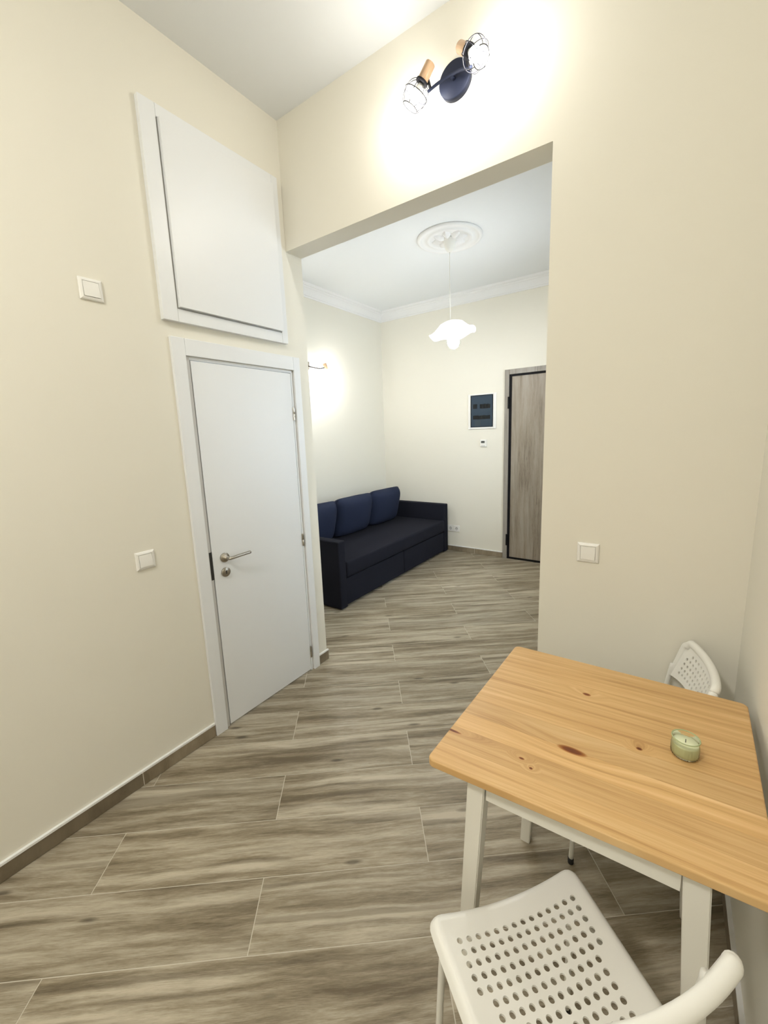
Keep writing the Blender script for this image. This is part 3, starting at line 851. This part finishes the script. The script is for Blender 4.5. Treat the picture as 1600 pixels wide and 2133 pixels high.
# rounded outline in (a,b) space clipped to each stave
def rounded_unit(r=0.028, n=6):
    pts = []
    for cx_, cy_, a0 in ((1 - r, r, -90), (1 - r, 1 - r, 0), (r, 1 - r, 90), (r, r, 180)):
        for q in range(n + 1):
            a = R(a0 + 90 * q / n); pts.append(Vector((cx_ + r * math.cos(a), cy_ + r * math.sin(a))))
    return pts
OUT = rounded_unit()
cuts = [0.0, 0.105, 0.215, 0.315, 0.43, 0.525, 0.645, 0.745, 0.86, 1.0]
for i in range(len(cuts) - 1):
    pl = clip_rect(OUT, -1, 2, cuts[i] + (0.0002 if i else 0), cuts[i + 1] - (0.0002 if i < len(cuts) - 2 else 0))
    # drop doubled points
    q = []
    for p in pl:
        if not q or (p - q[-1]).length > 1e-4: q.append(p)
    if (q[0] - q[-1]).length < 1e-4: q.pop()
    wp = [TQ(p.x, p.y) for p in q]
    bm = bmesh.new()
    a_ = [bm.verts.new((p.x, p.y, TZ0)) for p in wp]; b_ = [bm.verts.new((p.x, p.y, TZ1)) for p in wp]
    n = len(wp)
    for j in range(n): bm.faces.new((a_[j], a_[(j + 1) % n], b_[(j + 1) % n], b_[j]))
    bm.faces.new(a_[::-1]); bm.faces.new(b_)
    bm.normal_update(); bm.edges.ensure_lookup_table()
    es = []
    for j in range(n):
        p0, p1 = q[j], q[(j + 1) % n]
        on_cut = any(abs(p0.y - c_) < 3e-4 and abs(p1.y - c_) < 3e-4 for c_ in cuts[1:-1])
        if not on_cut:
            for r_ in (a_, b_):
                e = bm.edges.get((r_[j], r_[(j + 1) % n]))
                if e: es.append(e)
    bmesh.ops.bevel(bm, geom=es, offset=0.004, segments=3, affect='EDGES', profile=0.5)
    bm_obj('stave', bm, M_PINE, top)

def leg_mesh(name, t0, t1, f0, f1, parent):
    """tapered leg from the floor centre f to the top centre t"""
    bm = bmesh.new()
    ht, hb = 0.0225, 0.0175
    vs = []
    for (c, h, z) in ((f0, hb, 0.0), (t0, ht, TZ0 - 0.0005)):
        vs.append([bm.verts.new((c.x + sx * h, c.y + sy * h, z)) for sx, sy in ((-1, -1), (1, -1), (1, 1), (-1, 1))])
    for j in range(4): bm.faces.new((vs[0][j], vs[0][(j + 1) % 4], vs[1][(j + 1) % 4], vs[1][j]))
    bm.faces.new(vs[0][::-1]); bm.faces.new(vs[1])
    bmesh.ops.bevel(bm, geom=list(bm.edges), offset=0.0025, segments=2, affect='EDGES')
    return bm_obj(name, bm, M_TABLEPAINT, parent)
legs = {}
for key, tx, ty, fx, fy_ in (('nl', 1.594, 0.833, 1.553, 0.823), ('nr', 2.030, 0.847, 2.070, 0.837), ('fl', 1.602, 1.390, 1.571, 1.376), ('fr', 2.040, 1.395, 2.080, 1.395)):
    t_ = Vector((tx, ty)) - TC; f_ = Vector((fx, fy_)) - TC
    legs[key] = t_
    leg_mesh('leg', t_, None, f_, None, table)
def apron(p0, p1, name='apron'):
    d = (p1 - p0).normalized(); nrm = Vector((-d.y, d.x)) * 0.011
    a = p0 + d * 0.0235; b = p1 - d * 0.0235
    bm = bmesh.new()
    z0, z1 = 0.687, TZ0 - 0.0006
    lo = [bm.verts.new((p.x, p.y, z0)) for p in (a - nrm, b - nrm, b + nrm, a + nrm)]
    hi = [bm.verts.new((v.co.x, v.co.y, z1)) for v in lo]
    for j in range(4): bm.faces.new((lo[j], lo[(j + 1) % 4], hi[(j + 1) % 4], hi[j]))
    bm.faces.new(lo[::-1]); bm.faces.new(hi)
    bm_obj(name, bm, M_TABLEPAINT, table)
off = Vector((0, -0.008))
apron(legs['nl'] + off, legs['nr'] + off); apron(legs['fl'] - off, legs['fr'] - off)
apron(legs['nl'], legs['fl']); apron(legs['nr'], legs['fr'])

# candle
cd = empty('candle_jar', (2.014, 1.128, TZ1)); tag(cd, 'small ribbed glass jar with pale green candle on the table', 'candle')
def rib(r, z, a):
    k = 1.0 if (r > 0.024 and 0.003 < z < 0.032) else 0.0
    return r * (1 + 0.018 * k * math.cos(26 * a)), z
lathe('glass', [(0, 0.0006), (0.024, 0.0006), (0.0285, 0.004), (0.0295, 0.008), (0.0295, 0.030), (0.0288, 0.036), (0.0280, 0.042), (0.0290, 0.047)], M_JAR, cd, 104, wob=rib)
tube('glass_rim', [(0.0288 * math.cos(R(q * 10)), 0.0288 * math.sin(R(q * 10)), 0.048) for q in range(36)], 0.0014, M_RIM, cd, 8, True)
lathe('wax', [(0, 0.0045), (0.0270, 0.006), (0.0276, 0.012), (0.0276, 0.031), (0.0268, 0.0355), (0, 0.0350)], M_WAX, cd, 48)
lathe('wick', [(0, 0.034), (0.0009, 0.034), (0.0008, 0.044), (0, 0.0445)], M_WICK, cd, 8)

# ================================================================== CHAIRS
CPX, CPY = 0.0234, 0.0227
def seat_bm():
    bm = bmesh.new()
    hx = [CPX * (i - 7) for i in range(15)]
    ext = [0.170, 0.178, 0.185, 0.190, 0.195, 0.201]
    xs = [-e for e in ext[::-1]] + hx + ext
    y0 = 0.068 - CPY / 2
    nrow = 12
    ys = [0.0, 0.003, 0.008, 0.015, 0.024, 0.036, 0.046] + [y0 + CPY * k for k in range(nrow + 1)] + [0.343, 0.355, 0.366, 0.375, 0.382, 0.387, 0.390]
    jx0 = len(ext); jy0 = 7
    def shape(x, y):
        tp = 1.0 - 0.075 * max(0.0, (y - 0.05) / 0.34)          # narrower towards the back
        rr = 0.030
        hwid = 0.201
        ax = abs(x)
        # rounded corners (front and back)
        for cy, s in ((rr, -1), (0.390 - rr, 1)):
            dx, dy = ax - (hwid - rr), (y - cy) * s
            if dx > 0 and dy > 0:
                l = math.hypot(dx, dy); mx = max(dx, dy)
                k = mx / l
                ax = hwid - rr + dx * k; y = cy + s * dy * k
        dedge = min(hwid - ax, y, 0.390 - y)
        if ax > hwid - rr and y < rr:
            dedge = rr - math.hypot(ax - (hwid - rr), rr - y)
        drop = 0.020 * max(0.0, 1 - max(dedge, 0) / 0.016) ** 2
        z = 0.438 + 0.020 * (ax / hwid) ** 2 + 0.010 * max(0, (y - 0.24) / 0.15) ** 2 - drop
        # front edge sags back in the middle
        yy = y + 0.009 * (1 - (ax / hwid) ** 2) * max(0.0, 1 - y / 0.10)
        return Vector(((1 if x >= 0 else -1) * ax * tp, yy, z))
    cache = {}
    def V(x, y):
        k = (round(x, 5), round(y, 5))
        if k not in cache: cache[k] = bm.verts.new(shape(x, y))
        return cache[k]
    HR = 0.0067
    for i in range(len(xs) - 1):
        for j in range(len(ys) - 1):
            xa, xb, ya, yb = xs[i], xs[i + 1], ys[j], ys[j + 1]
            ci, cj = i - jx0, j - jy0
            hole = 0 <= ci < 14 and 0 <= cj < nrow and not (cj >= 5 and ci in (0, 13))
            if not hole:
                bm.faces.new((V(xa, ya), V(xb, ya), V(xb, yb), V(xa, yb)))
            else:
                cx_, cy_ = (xa + xb) / 2, (ya + yb) / 2
                ring = [V(cx_ + HR * math.cos(R(225 + 30 * q)), cy_ + HR * math.sin(R(225 + 30 * q))) for q in range(12)]
                cor = [V(xa, ya), V(xb, ya), V(xb, yb), V(xa, yb)]
                for c in range(4):
                    a = ring[3 * c]; b = ring[3 * c + 1]; c2 = ring[3 * c + 2]; d = ring[(3 * c + 3) % 12]
                    bm.faces.new((cor[c], cor[(c + 1) % 4], d, c2, b, a))
    return bm

def back_bm():
    """perforated back panel with a thick rolled rim; x across, z up"""
    bm = bmesh.new()
    HWB = 0.172; Z0, Z1 = 0.612, 0.762
    def wid(z):
        t = (z - Z0) / (Z1 - Z0)
        return HWB * (1 - 0.05 * t)
    rr = 0.030
    def shape(x, z):
        ax = abs(x); s = 1 if x >= 0 else -1
        dx, dz = ax - (HWB - rr), z - (Z1 - rr)
        if dx > 0 and dz > 0:
            l = math.hypot(dx, dz); k = max(dx, dz) / l
            ax = HWB - rr + dx * k; z = Z1 - rr + dz * k
        t = (z - Z0) / (Z1 - Z0)
        zz = z + 0.026 * (1 - (ax / HWB) ** 2) * max(0, 1 - t) ** 1.5      # arched lower edge
        y = 0.376 + 0.048 * t - 0.026 * (ax / HWB) ** 2
        return Vector((s * ax * (1 - 0.02 * t), y, zz))
    nx = 12; ny = 5
    px, pz_ = 0.0234, 0.0215
    hx = [px * (i - nx / 2) for i in range(nx + 1)]
    xs = [-0.172, -0.168, -0.162, -0.154, -0.147] + hx + [0.147, 0.154, 0.162, 0.168, 0.172]
    z0 = 0.629
    zs = [Z0, 0.619] + [z0 + pz_ * k for k in range(ny + 1)] + [0.743, 0.749, 0.754, 0.758, Z1]
    cache = {}
    def V(x, z):
        k = (round(x, 5), round(z, 5))
        if k not in cache: cache[k] = bm.verts.new(shape(x, z))
        return cache[k]
    HR = 0.0058
    for i in range(len(xs) - 1):
        for j in range(len(zs) - 1):
            xa, xb, za, zb = xs[i], xs[i + 1], zs[j], zs[j + 1]
            ci, cj = i - 5, j - 2
            hole = 0 <= ci < nx and 0 <= cj < ny and not (cj == 4 and ci in (0, nx - 1))
            if not hole:
                bm.faces.new((V(xa, za), V(xb, za), V(xb, zb), V(xa, zb)))
            else:
                cx_, cz_ = (xa + xb) / 2, (za + zb) / 2
                ring = [V(cx_ + HR * math.cos(R(225 + 30 * q)), cz_ + HR * math.sin(R(225 + 30 * q))) for q in range(12)]
                cor = [V(xa, za), V(xb, za), V(xb, zb), V(xa, zb)]
                for c in range(4):
                    bm.faces.new((cor[c], cor[(c + 1) % 4], ring[(3 * c + 3) % 12], ring[3 * c + 2], ring[3 * c + 1], ring[3 * c]))
    rim = []
    for q in range(12): rim.append(shape(-HWB, Z0 + (Z1 - rr - Z0) * q / 12))
    for q in range(13):
        a = R(180 - 90 * q / 12); rim.append(shape(-(HWB - rr) + rr * math.cos(a), Z1 - rr + rr * math.sin(a)))
    for q in range(1, 16): rim.append(shape(-(HWB - rr) + 2 * (HWB - rr) * q / 16, Z1))
    for q in range(13):
        a = R(90 - 90 * q / 12); rim.append(shape((HWB - rr) + rr * math.cos(a), Z1 - rr + rr * math.sin(a)))
    for q in range(1, 13): rim.append(shape(HWB, Z1 - rr - (Z1 - rr - Z0) * q / 12))
    return bm, rim

def make_chair(name):
    root = empty(name)
    o = bm_obj('seat', seat_bm(), M_PLASTIC, root, True)
    md = o.modifiers.new('thickness', 'SOLIDIFY'); md.thickness = 0.005; md.offset = -1
    es_ = o.modifiers.new('crease', 'EDGE_SPLIT'); es_.split_angle = R(42)
    bm, rim = back_bm()
    o = bm_obj('backrest', bm, M_PLASTIC, root, True)
    md = o.modifiers.new('thickness', 'SOLIDIFY'); md.thickness = 0.004; md.offset = 0
    es_ = o.modifiers.new('crease', 'EDGE_SPLIT'); es_.split_angle = R(42)
    k = len(rim)
    rads = [0.008 + 0.0055 * min(1, min(i, k - 1 - i) / 16) for i in range(k)]
    tube('rim', rim, rads, M_PLASTIC, o, 14)
    for s in (-1, 1):
        f = tube('leg', smooth_pts([(s * 0.192, 0.022, 0.012), (s * 0.184, 0.030, 0.25), (s * 0.177, 0.036, 0.395), (s * 0.174, 0.055, 0.415), (s * 0.172, 0.10, 0.416), (s * 0.166, 0.32, 0.416)], 6), 0.0085, M_WHITEMETAL, root, 12)
        lathe('foot_cap', [(0, 0.0), (0.010, 0.0), (0.0105, 0.004), (0.0105, 0.020), (0.0088, 0.022), (0, 0.022)], M_FOOT, f, 14).location = (s * 0.192, 0.022, 0)
        r = tube('leg', smooth_pts([(s * 0.192, 0.425, 0.012), (s * 0.186, 0.385, 0.25), (s * 0.183, 0.355, 0.43), (s * 0.177, 0.341, 0.53), (s * 0.171, 0.356, 0.66)], 6), 0.0085, M_WHITEMETAL, root, 12)
        lathe('foot_cap', [(0, 0.0), (0.010, 0.0), (0.0105, 0.004), (0.0105, 0.020), (0.0088, 0.022), (0, 0.022)], M_FOOT, r, 14).location = (s * 0.192, 0.425, 0)
    tube('crossbar', [(-0.166, 0.32, 0.416), (0.166, 0.32, 0.416)], 0.007, M_WHITEMETAL, root, 10)
    return root

def copy_tree(o, parent=None):
    c = o.copy(); COL.objects.link(c); c.parent = parent
    for ch in list(o.children):
        copy_tree(ch, c)
    return c
ch1 = make_chair('perforated_chair')
ch1.scale = (0.99, 0.99, 1.02)
ch1.location = (1.664, 0.811, 0); ch1.rotation_euler = (0, 0, R(-130.05))
tag(ch1, 'white perforated plastic chair in the foreground before the table', 'chair', 'white perforated chairs')
ch2 = copy_tree(ch1)
ch2.location = (1.680, 1.557, 0); ch2.rotation_euler = (0, 0, R(-80))
tag(ch2, 'white perforated plastic chair tucked behind the table by the wall corner', 'chair', 'white perforated chairs')
